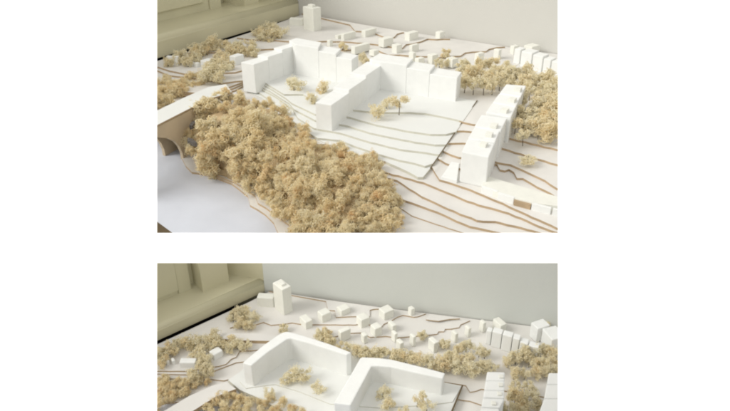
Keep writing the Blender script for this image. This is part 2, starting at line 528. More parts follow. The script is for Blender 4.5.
def terrace(label, quads, dots, base, top_y, zg, zbase, dz, bw=3.4, bd=1.2, bh=3.4, group=None):
    p = pt(*base, zg)
    h0 = height_for(p, top_y)
    root = empty('terrace_building', (p.x, p.y, zg))
    tag(root, label, 'model building', group)
    for i, q in enumerate(quads):
        prism('unit', q, h0 + dz * i, zbase, M_FOAM, None, root, 0.003)
        if i < len(dots) and dots[i]:
            c = pt(*dots[i], h0 + dz * i)
            s = scale_at(c)
            ux = (pt(q[1][0], q[1][1], c.z) - pt(q[0][0], q[0][1], c.z)).normalized() * (bw / s)
            vy = Vector((-ux.y, ux.x, 0)) * bd
            prism_w('roof_box', [c - ux - vy, c + ux - vy, c + ux + vy, c - ux + vy], c.z + bh / s, c.z - 0.0005, M_HOUSE, None, root, 0.0012)
    return root
terrace('long white terrace building with small boxes on its stepped roof, beside the site plate', [
    [(461.7, 151.6), (488.7, 157), (494.4, 143.5), (467.5, 139)],
    [(468, 138), (495, 142), (499.5, 131), (474.5, 127)],
    [(474.5, 126), (501, 130), (507, 118), (481.5, 114.5)],
    [(486, 112), (511, 117), (515.5, 107), (492, 103)],
    [(492.8, 102), (516, 106), (520.5, 96.5), (499, 93.5)],
    [(499.5, 93), (521, 96), (526, 85.5), (506.2, 84)]],
    [(483.5, 146), (489, 136), (493.8, 127.2), (504.5, 114.5), (513.7, 102.3), (517, 96.5)][:3] + [(504.5, 112), (512, 101.5), (517.5, 91)],
    (456.7, 180), 151.6, lv(8), lv(7), 0.004)

plinth = empty('garage_row', pt(520, 200, lv(7)))
tag(plinth, 'low white garage row with one brown opening in front of the terrace building', 'model building')
r4 = lambda pts: zr(pts, 430, 140, 0.178)
zp = lv(8) + 0.012
prism('roof_slab', r4([(292, 258), (300, 235), (335, 205), (520, 262), (735, 322), (760, 375), (575, 352), (470, 325), (380, 295)]), zp, lv(7) - .002, M_HOUSE, None, plinth, 0.001)
for q in ([(290, 262), (378, 290), (385, 283), (298, 255)], [(382, 299), (472, 326), (478, 318), (388, 291)], [(572, 358), (680, 384), (684, 376), (578, 350)], [(690, 388), (790, 408), (794, 398), (694, 380)]):
    prism('garage', r4(q), zp + 0.001, lv(6) - .002, M_FOAM, None, plinth, 0.001)
prism('opening', r4([(472, 341), (566, 366), (572, 349), (478, 324)]), zp - 0.004, lv(7) - .002, M_EDGE, None, plinth)
an = prism('annex', r4([(85, 175), (120, 120), (165, 128), (152, 226), (62, 205)]), lv(8) + 0.004, lv(7) - 0.002, M_FOAM, None, None, 0.002)
an.name = 'low_annex'
tag(an, 'low white foam slab against the left side of the terrace building', 'model building')

# ---- tower and low blocks near the room corner
tw = empty('tower', pt(314, 33, lv(13)))
tag(tw, 'tall white foam tower near the room corner of the upper view', 'model building')
pts, top = axis_box((314, 33), lv(13), 7.6, 10.3, 24.5, -0.25)
prism_w('shaft', pts, top, lv(12), M_HOUSE, None, tw, 0.003)
c4 = sum((Vector(p) for p in pts), Vector()) / 4
prism_w('roof_box', [c4 + (Vector(p) - c4) * 0.42 for p in pts], top + 0.012, top - 0.001, M_HOUSE, None, tw, 0.002)
house('low_block', (289.5, 26.5), lv(13), 13.5, 0.5, 8.0, 'low cream block directly left of the tall tower, upper view', 'low blocks beside the towers', 0.04, cat='model building')
gl = 'small foam houses scattered behind the upper blocks'
HU = [
 ((343.8, 40.8), 14, 12, 3, 6.5, 'longish cream house by the wall, first right of the tower in the upper view'),
 ((365.4, 37.4), 14, 11, 4, 6.5, 'cream house near the wall above the gap between both stepped blocks'),
 ((383.8, 47), 14, 9.5, 5.5, 7.5, 'larger white house standing just behind the right block corner of the upper view'),
 ((396.6, 53.5), 13, 5.5, 5, 8, 'cube house in front of the zigzag contour edge, upper view'),
 ((409.4, 41), 14, 9, 5, 7.5, 'wide cream house near the wall on the zigzag contour step, upper view'),
 ((412, 52.5), 13, 7, 3, 7, 'white house on the slope just below the zigzag contour step, upper view'),
 ((439.6, 40), 13, 5, 4.5, 7.5, 'lone small cube house touching the back wall line, upper view'),
 ((355, 54), 13, 15, 4, 7, 'long low cream house between the two stepped blocks, upper view'),
 ((413, 62), 13, 3, 4.5, 9, 'narrow upright house behind the roof of the right block, upper view'),
 ((418.5, 65), 13, 6, 4, 6, 'low house half hidden behind the right block roof step, upper view'),
 ((432, 64.5), 13, 6, 5, 9, 'white house left of the small moss trees behind the right block, upper view'),
 ((452, 67.5), 13, 6, 6.5, 8, 'bright white house in front of the moss tree band behind the right stepped block'),
 ((478, 62), 12, 6, 4, 8, 'pale house standing among the tree band below the stepped contour edge, upper view'),
 ((498, 59.5), 12, 3, 5, 9.5, 'upright white house left of the row houses, upper view'),
 ((513.4, 54.5), 12, 5, 4, 8, 'small house by the back wall just behind the row houses, upper view'),
 ((330, 46.5), 13, 3, 3, 6, 'tiny house right behind the left block corner, upper view'),
 ((338, 40.5), 13, 9, 3, 5, 'flat cream house behind the left block, below the first house by the wall'),
 ((374, 56), 13, 5, 5, 5, 'flat white house tucked behind the left end of the right stepped roof')]
for c, k, L, W, H, lab in HU:
    house('foam_house', c, lv(k), L, W, H, lab, gl)
# left town
gt = 'low foam houses on the left terraces'
house('foam_house', (167, 65.5), lv(12), 11.5, 0.4, 9, 'low white house by the dark gap at the far left, upper view', gt, 0.04, M_FOAM)
house('foam_house', (208, 69), lv(12), 8, 7, 7, 'white cuboid house in the middle of the left terraces, upper view', gt, -0.3, M_FOAM)
house('foam_house', (236, 65.5), lv(12), 8.5, 6, 8.5, 'white house right beside the left block on the terraces, upper view', gt, -0.35, M_FOAM)
house('foam_house', (191, 67), lv(12), 3.5, 3, 4.5, 'tiny white house left of the cuboid house on the left terraces', gt, -0.3, M_FOAM)
house('foam_house', (197, 67.4), lv(12), 3.5, 3, 4, 'tiny white house touching the cuboid house on the left terraces', gt, -0.3, M_FOAM)
# row houses at far right
rw = empty('row_houses', pt(535, 70, lv(12)))
tag(rw, 'stepped row of tall white houses with dark gaps at the right edge, upper view', 'model building')
for c, L, W, H in (((513, 62.5), 6, 1.5, 14), ((519.8, 66), 10.5, 1.2, 15), ((531.2, 70), 9.8, 1.2, 15.5), ((541.8, 73.5), 7, 1.6, 15), ((549.6, 76.5), 10, 1.2, 15.5), ((560.4, 80), 10, 1.2, 15)):
    pts, top = axis_box(c, lv(12), L, W, H, 0.22)
    prism_w('unit', pts, top, lv(11), M_FOAM, None, rw, 0.003)
o = house('foam_house', (531, 56), lv(12), 8, 8, 9, 'cream house peeping over the row houses at the right wall, upper view', gl)

# ---- bridge
bz = 0.178
br = empty('bridge', pt(182, 156, 0))
tag(br, 'white deck bridge with arched tan side wall at the left of the upper view', 'bridge')
prism('deck', [(90, 141), (140, 119), (157, 110.5), (183, 98), (208, 87), (226, 84), (232, 92), (208, 99), (157, 125), (130, 138.5), (100, 154)], bz, bz - 0.006, M_PLATE, M_EDGE, br)
E0, E1 = pt(100, 154.4, bz), pt(214, 96.7, bz)
dirv = (E1 - E0); dirv.z = 0; dirv.normalize()
nrm = Vector((-dirv.y, dirv.x, 0))                           # away from the viewer
fp = E0 + nrm * 0.006
prof = []
for x, y in [(112, 162), (118, 152), (130, 143.5), (145, 139), (158, 137.3), (168, 138.2), (175, 141.5), (179.5, 146.5), (182.5, 153), (183.5, 158)]:
    q = hit(x, y, fp, nrm)
    prof.append(((q - fp).dot(dirv), max(q.z, 0.0005)))
prof[0] = (prof[0][0], 0.0005); prof[-1] = (prof[-1][0], 0.0005)
Lr = (E1 - E0).length
outline = prof + [(Lr, 0.0005), (Lr, bz - 0.0085), (0, bz - 0.0085), (0, 0.0005)]
def wall_profile(name, outline, p0, d, n, depth, m, parent):
    bm = bmesh.new()
    A = [bm.verts.new(p0 + d * s + Vector((0, 0, z - p0.z))) for s, z in outline]
    B = [bm.verts.new(p0 + n * depth + d * s + Vector((0, 0, z - p0.z))) for s, z in outline]
    bm.faces.new(A); bm.faces.new(list(reversed(B)))
    for i in range(len(A)):
        j = (i + 1) % len(A)
        bm.faces.new((A[i], A[j], B[j], B[i]))
    bmesh.ops.recalc_face_normals(bm, faces=bm.faces)
    me = bpy.data.meshes.new(name); bm.to_mesh(me); bm.free()
    me.materials.append(m)
    return link(name, me, parent)
wall_profile('arched_side_wall', outline, fp, dirv, nrm, 0.012, M_TAN, br)
wall_profile('arched_side_wall', outline, fp + nrm * 0.085, dirv, nrm, 0.012, M_TAN, br)

# ---- wooded slope with its moss
MASSPOLY = [(188, 100), (205, 92), (222, 88), (245, 92), (268, 98), (285, 106), (296, 122), (312, 132), (330, 141), (352, 148), (376, 158), (392, 176), (402, 196), (408, 215), (404, 240), (300, 240), (284, 226), (268, 206), (252, 190), (232, 176), (206, 168), (190, 160), (182, 145), (184, 118)]
CTRL = [(180, 161, .012), (210, 175, .02), (248, 194, .02), (275, 220, .02), (285, 240, .02), (190, 100, .15), (222, 90, .165), (245, 92, .15), (270, 98, .145), (300, 125, .135), (345, 148, .12), (397, 190, .10), (404, 215, .095), (396, 240, .09),
        (225, 122, .17), (250, 118, .165), (215, 145, .11), (270, 150, .12), (305, 150, .16), (340, 175, .145), (370, 185, .125), (300, 190, .11), (340, 220, .10), (280, 200, .05), (195, 140, .08)]
def slope_z(x, y):
    sw = sz = 0
    for cx, cy, cz in CTRL:
        w = 1.0 / ((x - cx) ** 2 + (y - cy) ** 2 + 20) ** 1.5
        sw += w; sz += w * cz
    return sz / sw
bm = bmesh.new()
vv = {}
for i in range(0, 48):
    for j in range(0, 34):
        x, y = 176 + i * 5, 84 + j * 5
        if inside(293 + (x - 293) / 0.9, 160 + (y - 160) / 0.86, MASSPOLY):
            vv[i, j] = bm.verts.new(pt(x, y, slope_z(x, y) - 0.004))
for (i, j) in list(vv):
    k = [(i, j), (i + 1, j), (i + 1, j + 1), (i, j + 1)]
    if all(q in vv for q in k):
        bm.faces.new([vv[q] for q in k])
ext = bmesh.ops.extrude_face_region(bm, geom=bm.faces[:])
for v in ext['geom']:
    if isinstance(v, bmesh.types.BMVert):
        v.co.z = max(0.0008, v.co.z - 0.06)
bmesh.ops.recalc_face_normals(bm, faces=bm.faces)
me = bpy.data.meshes.new('slope'); bm.to_mesh(me); bm.free(); me.materials.append(M_SOIL)
tag(link('slope', me), kind='structure')

lab_mass = 'curly beige dried moss clump massed on the slope between river sheet and blocks'
grp_mass = 'dried moss clumps massed on the wooded slope of the upper view'
cells = []
y = 86.0
while y < 242:
    x = 178.0 + (5 if int(y / 9) % 2 else 0)
    while x < 408:
        cells.append((x + RND.uniform(-3.4, 3.4), y + RND.uniform(-3, 3)))
        x += 10.5
    y += 9.0
SHR = [(293 + (x - 293) * 0.97, 160 + (y - 160) * 0.95) for x, y in MASSPOLY]
for x, y in cells:
    if inside(x, y, SHR):
        z = slope_z(x, y)
        p = pt(x, y, z)
        r = RND.choice((6.5, 8, 9, 10, 12)) * RND.uniform(0.92, 1.08) / scale_at(p)
        zc = z + r * RND.uniform(-0.25, 1.0)
        if not (inside(x, y - 9, SHR) and inside(x + 6, y - 6, SHR)):
            r = min(r, 7.2 / scale_at(p)); zc = z + r * 0.2
        o = tuft_object('moss_clump', MASS, pt(x, y, zc), r, None, RND.uniform(0.8, 1.15))
        zone = ('beside the bridge pier' if x < 205 else
                'along the river bank edge' if y > 150 + (x - 180) * 0.62 + 8 and x < 300 else
                'at the foot of the left stepped block' if y < 112 else
                'at the right end by the brown contours' if x > 375 else
                'below the white site plate' if y < 118 + (x - 280) * 0.5 and x > 280 else
                'at the bottom edge of the upper view' if y > 215 else
                'in the dense left half of the slope' if x < 272 else 'in the dense right half of the slope')
        tag(o, ('large ' if r * scale_at(p) > 9.3 else 'small ' if r * scale_at(p) < 7.5 else '') + 'curly beige dried moss clump ' + zone, 'moss clump', grp_mass)

# left of the bridge: lower wood
for x, y, r in [(160, 84, 8), (170, 83, 8), (180, 84, 8), (190, 80, 7), (198, 78, 7), (163, 93, 8), (174, 92, 8), (184, 90, 7), (160, 101, 7), (169, 99, 7), (194, 86, 6), (152, 90, 8), (150, 102, 8), (204, 82, 6), (166, 88, 7.5), (178, 90, 7), (158, 93, 7), (188, 85, 6.5), (199, 85, 5.5), (164, 79, 5)]:
    zg = lv(8)
    p = pt(x, y, zg); rr = r / scale_at(p)
    o = tuft_object('moss_clump', MASS, pt(x, y, zg + rr * 0.5), rr)
    tag(o, 'beige dried moss clump beyond the bridge deck below the left terraces', 'moss clump', 'moss clumps beyond the bridge deck of the upper view')
# trees along window side and left terraces
for x, y, r in [(182, 56, 6), (192, 53, 6.5), (199, 50, 6), (213, 44, 7), (188, 61, 5.5), (227, 46, 6), (238, 46, 6), (248, 45, 6), (253, 51, 5.5), (243, 51, 5), (221, 56, 6), (218, 64, 6.5), (213, 71, 6.5), (222, 70, 6), (228, 64, 5.5), (207, 75, 6), (218, 77, 5.5), (176, 60, 5), (231, 52, 5), (204, 47, 5), (235, 49, 5), (196, 57, 5), (168, 62, 4.5), (210, 66, 5), (206, 50, 5)]:
    tree(x, y, r, lv(12), 'pale moss tree on the left terraces beside the window sill, upper view', 'moss trees on the left terraces of the upper view')
for x, y, r in [(260, 32, 5.5), (267, 29, 6), (275, 29, 6), (281, 33, 6), (272, 35, 5.5), (263, 36, 4.5)]:
    tree(x, y, r, lv(13), 'pale moss tree in the clump between the sill and the left block', 'moss trees clumped behind the left block')
# courtyard trees
tree(294, 84, 7.2, lv(12), 'round moss tree in the corner of the left courtyard, upper view', None)
tree(324, 87.5, 5.5, lv(12), 'pale moss tree against the right block in the left courtyard, upper view', None)
tree(311.5, 98, 5.5, lv(11), 'pale moss tree at the open front of the left courtyard, upper view', None)
tree(379, 110.5, 7.2, lv(12), 'dense yellow moss tree in the right courtyard, left of the stemmed tree', None)
tree(400, 100, 7.5, lv(12), 'wide pale moss tree on a dark bare stem in the right courtyard', None, 9, squash=0.75)
tree(387, 102, 5.0, lv(12), 'small pale moss tree behind the dense yellow one in the right courtyard', None, 2)
# tree band behind the right block and to the right
for x, y, r in [(464, 67, 6), (470, 74, 6.5), (478, 70, 6), (487, 76, 6.5), (496, 70, 6), (505, 66, 5.5), (484, 83, 6), (474, 83, 5.5), (500, 79, 6), (511, 72, 6), (466, 82, 5), (493, 84, 5), (510, 80, 5), (517, 74, 5), (481, 63, 5), (492, 62, 5)]:
    tree(x, y, r, lv(12), 'moss tree on a short dark twig in the band right behind the right block', 'moss trees in the band behind the right block', 6)
for x, y, r in [(527, 72, 6), (537, 78, 7), (548, 76, 7), (557, 84, 7), (543, 87, 7), (530, 88, 6.5), (522, 98, 6), (553, 97, 7), (538, 98, 6.5), (545, 80, 6.5), (533, 80, 6.5), (524, 82, 6), (549, 92, 6.5)]:
    tree(x, y, r, lv(12), 'moss tree on a dark twig between row houses and terrace building, upper view', 'moss trees below the row houses of the upper view', 6)
for x, y, r in [(519, 113, 7), (531, 115, 8), (545, 112, 8), (556, 120, 8), (524, 125, 8), (539, 127, 8), (552, 132, 8), (563, 110, 8), (516, 124, 5), (538, 105, 7.5), (550, 104, 7.5), (547, 122, 8), (532, 124, 7.5), (523, 135, 6)]:
    tree(x, y, r, lv(11), 'large loose moss tree directly right of the terrace building, upper view', 'large moss trees right of the terrace building', 5, MASS if r > 7 and RND.random() < .4 else None)
tree(528, 160, 8.5, lv(10), 'flat wispy moss tuft on the brown contour edge in front of the right trees', None, squash=0.5)
for x, y, r in [(445, 53, 4), (439.6, 63, 4.5), (449, 62, 4), (343, 46, 4), (362.6, 57, 4.5), (366, 61, 3.5), (364, 66, 4)]:
    tree(x, y, r, lv(13), 'small yellow moss tree between the scattered houses of the upper view', 'small moss trees between the scattered upper houses')

# dark bark pieces beside the bridge pier
for q, lab in (([(189, 125), (191, 121.5), (195, 120), (195.5, 122), (192, 125.5)], 'upper dark bark piece stuck between bridge and moss'), ([(187, 139), (188.5, 137), (193, 138.5), (197, 142), (191, 141)], 'lower dark bark piece beside the bridge arch')):
    z = slope_z(*q[0]) + 0.035
    o = prism('bark_piece', q, z + 0.008, z - 0.012, M_BARK, None, None, 0.003)
    tag(o, lab, 'bark')

# ---- room: wall and window side of the upper model
def room(gap0, corner, wall1, z0, wall_top, sill_h, sill_d, frame_h, m_wall, m_sill, m_frame, names, zfloor=-0.30, gapw=0.02, lip=0.012, slot=None):
    d = (corner - gap0); d.z = 0; d.normalize()
    n = Vector((-d.y, d.x, 0))                               # away from the model, to the left
    w = (wall1 - corner); w.z = 0; w.normalize()
    wn = Vector((-w.y, w.x, 0))
    if wn.y < 0: wn = -wn
    c0 = corner + wn * 0.004
    ext = 0.9 if wall_top > 0.3 else 0.10
    pts = [c0 - w * 0.03, wall1 + w * ext + wn * .004, wall1 + w * ext + wn * 0.05, c0 + wn * 0.05 - w * 0.03]
    rv = prism_w('window_reveal', [c0 - w * 0.4 + wn * .004, c0 - w * 0.0305 + wn * .004, c0 - w * 0.0305 + wn * .05, c0 - w * 0.4 + wn * .05], z0 + 0.7, zfloor, m_sill)
    tag(rv, 'cream reveal beside the window, upper view', kind='structure')
    if callable(wall_top):
        pass
    o = prism_w('wall', pts, wall_top, zfloor, m_wall)
    tag(o, names[0], kind='structure')
    # sill as a profile swept along d
    g = gap0 + n * gapw
    Ls = (corner - gap0).length
    prof = [(sill_d * 0.6, z0 + 0.004), (0, z0 + 0.004), (0, z0 + sill_h * 0.72)]
    for i in range(7):
        a_ = i / 6 * math.pi / 2
        prof.append((lip * 2 * (1 - math.cos(a_)) , z0 + sill_h * 0.72 + sill_h * 0.28 * math.sin(a_)))
    prof += [(sill_d, z0 + sill_h + 0.002), (sill_d, zfloor), (sill_d * 0.6, zfloor)]
    bm = bmesh.new()
    e0, e1 = g - d * 0.6, g + d * (Ls + 0.0)
    A = [bm.verts.new(Vector((e0.x, e0.y, 0)) + n * s + Vector((0, 0, z))) for s, z in prof]
    B = [bm.verts.new(Vector((e1.x, e1.y, 0)) + n * s + Vector((0, 0, z))) for s, z in prof]
    bm.faces.new(A); bm.faces.new(list(reversed(B)))
    for i in range(len(A)):
        j = (i + 1) % len(A)
        f = bm.faces.new((A[i], A[j], B[j], B[i]))
        f.smooth = 2 < i < 9
    bmesh.ops.recalc_face_normals(bm, faces=bm.faces)
    me = bpy.data.meshes.new('window_sill'); bm.to_mesh(me); bm.free(); me.materials.append(m_sill); me.materials.append(M_FLOOR_GAPSHADE); me.polygons[-1].material_index = 1  # recess back under the sill painted dark, deepening the shade of the gap
    ws = link('window_sill', me)
    tag(ws, names[1], kind='structure')
    return d, n, g, Ls

d, n, g, Ls = room(A_G0, A_GC, A_W1, ZT, 1.6, 0.105, 0.26, 0.4, M_WALL, M_SILL, M_FRAME, ('plain pale wall behind the upper model', 'cream window sill behind the dark gap, upper view'), gapw=0.022)
def along(name, d, n, g, s0, s1, n0, n1, z0, z1, m, parent, bevel=0.004):
    ps = [g + d * s0 + n * n0, g + d * s1 + n * n0, g + d * s1 + n * n1, g + d * s0 + n * n1]
    if z1 is None:                                           # top follows the sloping head of the low backing frame
        top = [Vector((p.x, p.y, height_for(p, 250))) for p in ps]
        return link(name, prism_mesh(name, top, z0, m, None, 0), parent)
    return prism_w(name, ps, z1, z0, m, None, parent, bevel)
win = empty('window', g + n * 0.2)
tag(win, 'cream window frame standing on the sill, upper view', kind='structure')
zs = ZT + 0.107
def s_at(px, py, z):                                         # distance along the sill of a picture point at height z
    return (pt(px, py, z) - g).dot(d)
sE = s_at(226, 9, zs)
along('bottom_rail', d, n, g, -0.6, sE - 0.05, 0.20, 0.26, zs - .01, zs + 0.13, M_FRAME, win)
along('sash', d, n, g, -0.6, sE - 0.10, 0.185, 0.20, zs + 0.045, zs + 0.5, M_FRAME, win)
along('casing', d, n, g, sE - 0.05, sE + 0.03, 0.19, 0.27, zs - .01, zs + 0.5, M_FRAME, win)
along('reveal_block', d, n, g, sE + 0.12, Ls - 0.22, 0.10, 0.27, zs - .01, zs + 0.5, M_SILL, win)
along('reveal', d, n, g, sE + 0.03, Ls + 0.3, 0.27, 0.31, -0.3, zs + 0.5, M_SILL, win)

# ================================================================== LOWER MODEL
u = 0.0032
def lw(k): return k * u
B_G0, B_GC, B_W1 = pt(60, 390.7, lw(3)), pt(269, 294, lw(3)), pt(640, 339.7, lw(3))
base2 = [pt(60, 470, 0), pt(90, 560, 0), pt(640, 560, 0), pt(660, 470, 0), B_W1, B_GC, B_G0]
tag(prism_w('ground', base2, 0.0, -0.30, M_RIVER, M_DARKEDGE), kind='structure')
ter2 = empty('terrain')
tag(ter2, kind='structure')
def layer2(line, k, start='left', end='right', wob=0.15):
    return layer(line, k, start, end, wob, ter2, u, B_GC, B_G0, B_W1)
layer2([(50, 420), (157, 404), (200, 400), (240, 411), (300, 425), (380, 440), (450, 440), (660, 450)], 1)
layer2([(50, 400), (100, 386), (158, 378), (187, 379), (210, 379), (224, 380.6), (236, 377), (244, 370.7), (275, 372), (330, 380), (420, 384), (452, 402), (456, 399), (470, 401), (510, 415), (560, 425), (640, 440)], 2)
layer2([(50, 396), (100, 382), (158, 373.7), (187, 374.5), (207, 373.7), (236, 362.5), (255, 360), (300, 362), (420, 378), (466, 385.5), (470, 392), (476, 391), (481, 389), (520, 392), (560, 400), (640, 412)], 3)
layer2([(50, 391), (100, 379), (158, 371), (188, 371), (219, 366), (226, 364), (231, 359), (236, 357), (239.6, 351), (251.7, 350.4), (300, 345), (350, 333), (361, 332.6), (370, 337), (386, 336), (397, 337.7), (407, 336.7), (437, 334), (438.5, 331.5), (444, 331.5), (445, 329), (451, 328.8), (459, 327.4), (460.4, 324.7), (470, 320.5)], 4, 'left', 'wall')
layer2([(229, 312.5), (230, 328), (236, 325.5), (250, 326), (263.6, 322), (271, 325), (283, 324), (292, 322.6), (303, 324.4), (355, 324.7), (362, 323.5), (378, 326), (381, 327.4), (383.7, 324), (390.5, 321), (397, 317), (403, 315), (414, 317), (418, 316.4), (426, 313.6)], 5, 'gap', 'wall')
layer2([(326, 301.2), (328, 310), (335, 310.5), (336, 317), (351, 316.4), (369.7, 316.4), (369.7, 310), (374, 309), (384, 308.5)], 6, 'gap', 'wall')
hv = layer([(426, 319.5), (438.5, 321), (449.5, 319), (460, 318.5)], 6, 'gap', 'wall', 0.1, ter2, u, pt(430, 314.2, lw(6)))

plate2 = empty('site_plate', pt(400, 400, 0))
tag(plate2, 'white site plate under the two smooth angular blocks, lower view', 'base plate')
pb = [(462, 386), (445, 382.7), (400, 362), (330, 352), (296, 334), (262, 352), (240, 372)]
prism('contour_step', densify([(228, 380), (240, 390), (258, 398), (290, 415), (330, 430), (380, 440), (440, 436), (450, 420)], 6, .1, 3) + pb, lw(4) + 0.0015, lw(2), M_PLATE, M_SHADEEDGE, plate2)
prism('contour_step', densify([(240, 382), (246, 388.5), (262, 386), (275, 384.5), (300, 392), (330, 404), (380, 408), (430, 405), (452.5, 402)], 6, .1, 4) + pb[:-1], lw(5), lw(4) + 0.0015, M_PLATE, M_SHADEEDGE, plate2)
cut = [pt(446, 426, lw(4) + .002), pt(462.5, 386, lw(5))]
link('cut_edge', tube_mesh('cut_edge', [cut[0] + (cut[1] - cut[0]) * (i / 4) + Vector((0, 0, 0.001)) for i in range(5)], 0.0018, M_DARKEDGE), plate2)

def angular_block(label, pxs, base, top_y, zg, zb):
    p = pt(*base, zg)
    h = height_for(p, top_y)
    o = prism('angular_block', pxs, h, zb, M_FOAM, None, None, 0.0025)
    return tag(o, label, 'model building', 'smooth angular courtyard blocks')
b2 = lambda pts: zr(pts, 230, 320, 0.178)
angular_block('left smooth white block with rounded rear corner, lower view',
    b2([(70, 240), (120, 256), (205, 185), (320, 107), (345, 103), (440, 128), (655, 196), (682, 182), (560, 135), (420, 90), (350, 70), (325, 65), (300, 68), (270, 84), (190, 140)]), (255.8, 386.8), 365.6, lw(5), lw(4) - .001)
b3 = lambda pts: zr(pts, 320, 340, 0.178)
angular_block('right smooth white block with wide flat roof bent at two corners, lower view',
    b3([(78, 355), (172, 366), (245, 230), (290, 146), (330, 146), (400, 152), (520, 180), (690, 216), (703, 186), (560, 148), (405, 110), (330, 100), (240, 96), (225, 102), (190, 165)]), (443, 395.5), 378.3, lw(5), lw(4) - .001)

# terrace buildings at the lower right
b4 = lambda pts: zr(pts, 430, 340, 0.178)
terrace('white terrace building with four small roof boxes near the bottom edge, lower view', [
    b4([(270, 420), (383, 425), (390, 385), (288, 380)]), b4([(288, 376), (392, 380), (420, 330), (296, 326)]), b4([(298, 322), (417, 326), (419, 285), (304, 282)]), b4([(305, 280), (419, 282), (420, 230), (312, 228)]), b4([(313, 226), (420, 228), (421, 180), (321, 177)])],
    [None] + [b4([q])[0] for q in [(358, 360), (390, 306), (397, 256), (400, 209)]], (470, 452), 415, lw(3), lw(1), 0.0015, 2.3, 1.0, 1.8)
terrace('white terrace building cut by the right edge, lower view', [
    b4([(600, 440), (740, 440), (740, 330), (640, 330)]), b4([(641, 328), (740, 328), (740, 250), (655, 250)]), b4([(656, 248), (740, 248), (740, 185), (667, 184)])],
    [], (536, 452), 418, lw(3), lw(1), 0.0015)

tw = empty('tower', pt(284, 315.5, lw(5)))
tag(tw, 'tall white foam tower near the wall corner of the lower view', 'model building')
pts, top = axis_box((284.2, 315.8), lw(5), 8.6, 9.6, 25.5, -0.52)
prism_w('shaft', pts, top, lw(4), M_HOUSE, None, tw, 0.002)
c4 = sum((Vector(p) for p in pts), Vector()) / 4
prism_w('roof_box', [c4 + (Vector(p) - c4) * 0.42 for p in pts], top + 0.005, top - 0.001, M_HOUSE, None, tw, 0.001)
house('low_block', (257.5, 306.5), lw(5), 16.5, 0.5, 9.0, 'low cream block directly left of the tall tower, lower view', 'low blocks beside the towers', 0.07, cat='model building')
gl = 'small foam houses scattered behind the lower blocks'
HL = [
 ((341.6, 317.8), 5, 9, 5, 6.5, 'house near the wall at the bend of the topmost contour edge, lower view'),
 ((322.5, 323.3), 5, 9, 5, 7.5, 'house with shaded right side standing on the long straight contour edge, lower view'),
 ((306, 330), 4, 7, 6.5, 7, 'dark sided house closest to the tower, lower view'),
 ((361.5, 328.8), 4, 8.5, 5.5, 8, 'cube-like house below the end of the long contour edge, lower view'),
 ((341, 342), 4, 10, 3, 9, 'large shaded house just behind the gap between the two angular blocks'),
 ((375, 337.5), 4, 7, 5, 8, 'white house on the short contour edge above the right block corner, lower view'),
 ((384.4, 321), 5, 9.5, 6, 7.5, 'wide house by the wall beside the rising zigzag edge, lower view'),
 ((411, 316.5), 5, 4, 3.5, 6.5, 'tiny cube house touching the wall line, lower view'),
 ((392.6, 333), 4, 4, 5.5, 6.5, 'small house below the rising zigzag edge, lower view'),
 ((394.7, 342.5), 4, 3, 4.5, 8, 'upright narrow house in the middle of the scattered houses, lower view'),
 ((413, 346.6), 4, 3, 5.5, 9, 'upright house left of the lone yellow moss tree, lower view'),
 ((433.7, 352.7), 4, 4.5, 7, 9, 'biggest bright white house in front of the tree band, lower view'),
 ((455, 342.5), 4, 3, 4.5, 8, 'pale upright house below the stepped contour edge, lower view'),
 ((400, 351.5), 4, 4, 4.5, 7.5, 'house half hidden by the tree band behind the right block, lower view'),
 ((468, 337), 4, 3, 4, 8, 'pale house right of the stepped contour edge, lower view'),
 ((364, 343.5), 4, 4, 3.5, 7, 'low house above the rear corner of the right block, lower view'),
 ((482.6, 332.5), 4, 3, 4, 9, 'upright house by the wall left of the row houses, lower view')]
for c, k, L, W, H, lab in HL:
    house('foam_house', c, lw(k), L, W, H, lab, gl, -0.45)
gt = 'low foam houses on the left terraces of the lower view'
house('foam_house', (180, 368.3), lw(4), 16, 0.45, 5.5, 'long low white house left of the moss trees on the left terraces, lower view', gt, 0.01, M_FOAM)
house('foam_house', (214.5, 361), lw(4), 9, 5, 5.5, 'white wedge-like house right of the moss trees on the left terraces, lower view', gt, -0.6, M_FOAM)
house('foam_house', (167, 365.5), lw(4), 3, 3, 4, 'tiny white house at the far left of the lower view', gt, -0.4, M_FOAM)
house('foam_house', (173, 365.5), lw(4), 3, 3, 4, 'tiny white house beside the long low house, lower view', gt, -0.4, M_FOAM)
rw = empty('row_houses', pt(505, 350, lw(4)))
tag(rw, 'stepped row of tall white houses with dark gaps below the wall, lower view', 'model building')
for c, L, W, H in (((485, 343), 5, 1.3, 12.5), ((490.6, 345.5), 9.4, 0.8, 14), ((500.6, 349), 9.6, 0.8, 14.5), ((510.8, 352), 6.6, 1.2, 14), ((518, 354), 8, 1.0, 12), ((526.6, 356.5), 10, 0.8, 11)):
    pts, top = axis_box(c, lw(4), L, W, H, 0.28)
    prism_w('unit', pts, top, lw(3), M_FOAM, None, rw, 0.002)
house('foam_house', (500, 334), lw(4), 6, 8, 8, 'rounded pale house peeping over the row houses, lower view', gl, -0.4)
house('foam_house', (536, 342), lw(4), 12, 7, 13, 'broad white house at the right end below the wall, lower view', gl, -0.35, M_FOAM)
house('foam_house', (550, 352), lw(4), 14, 10, 12, 'pale long house cut by the right edge, lower view', gl, -0.25, M_FOAM)

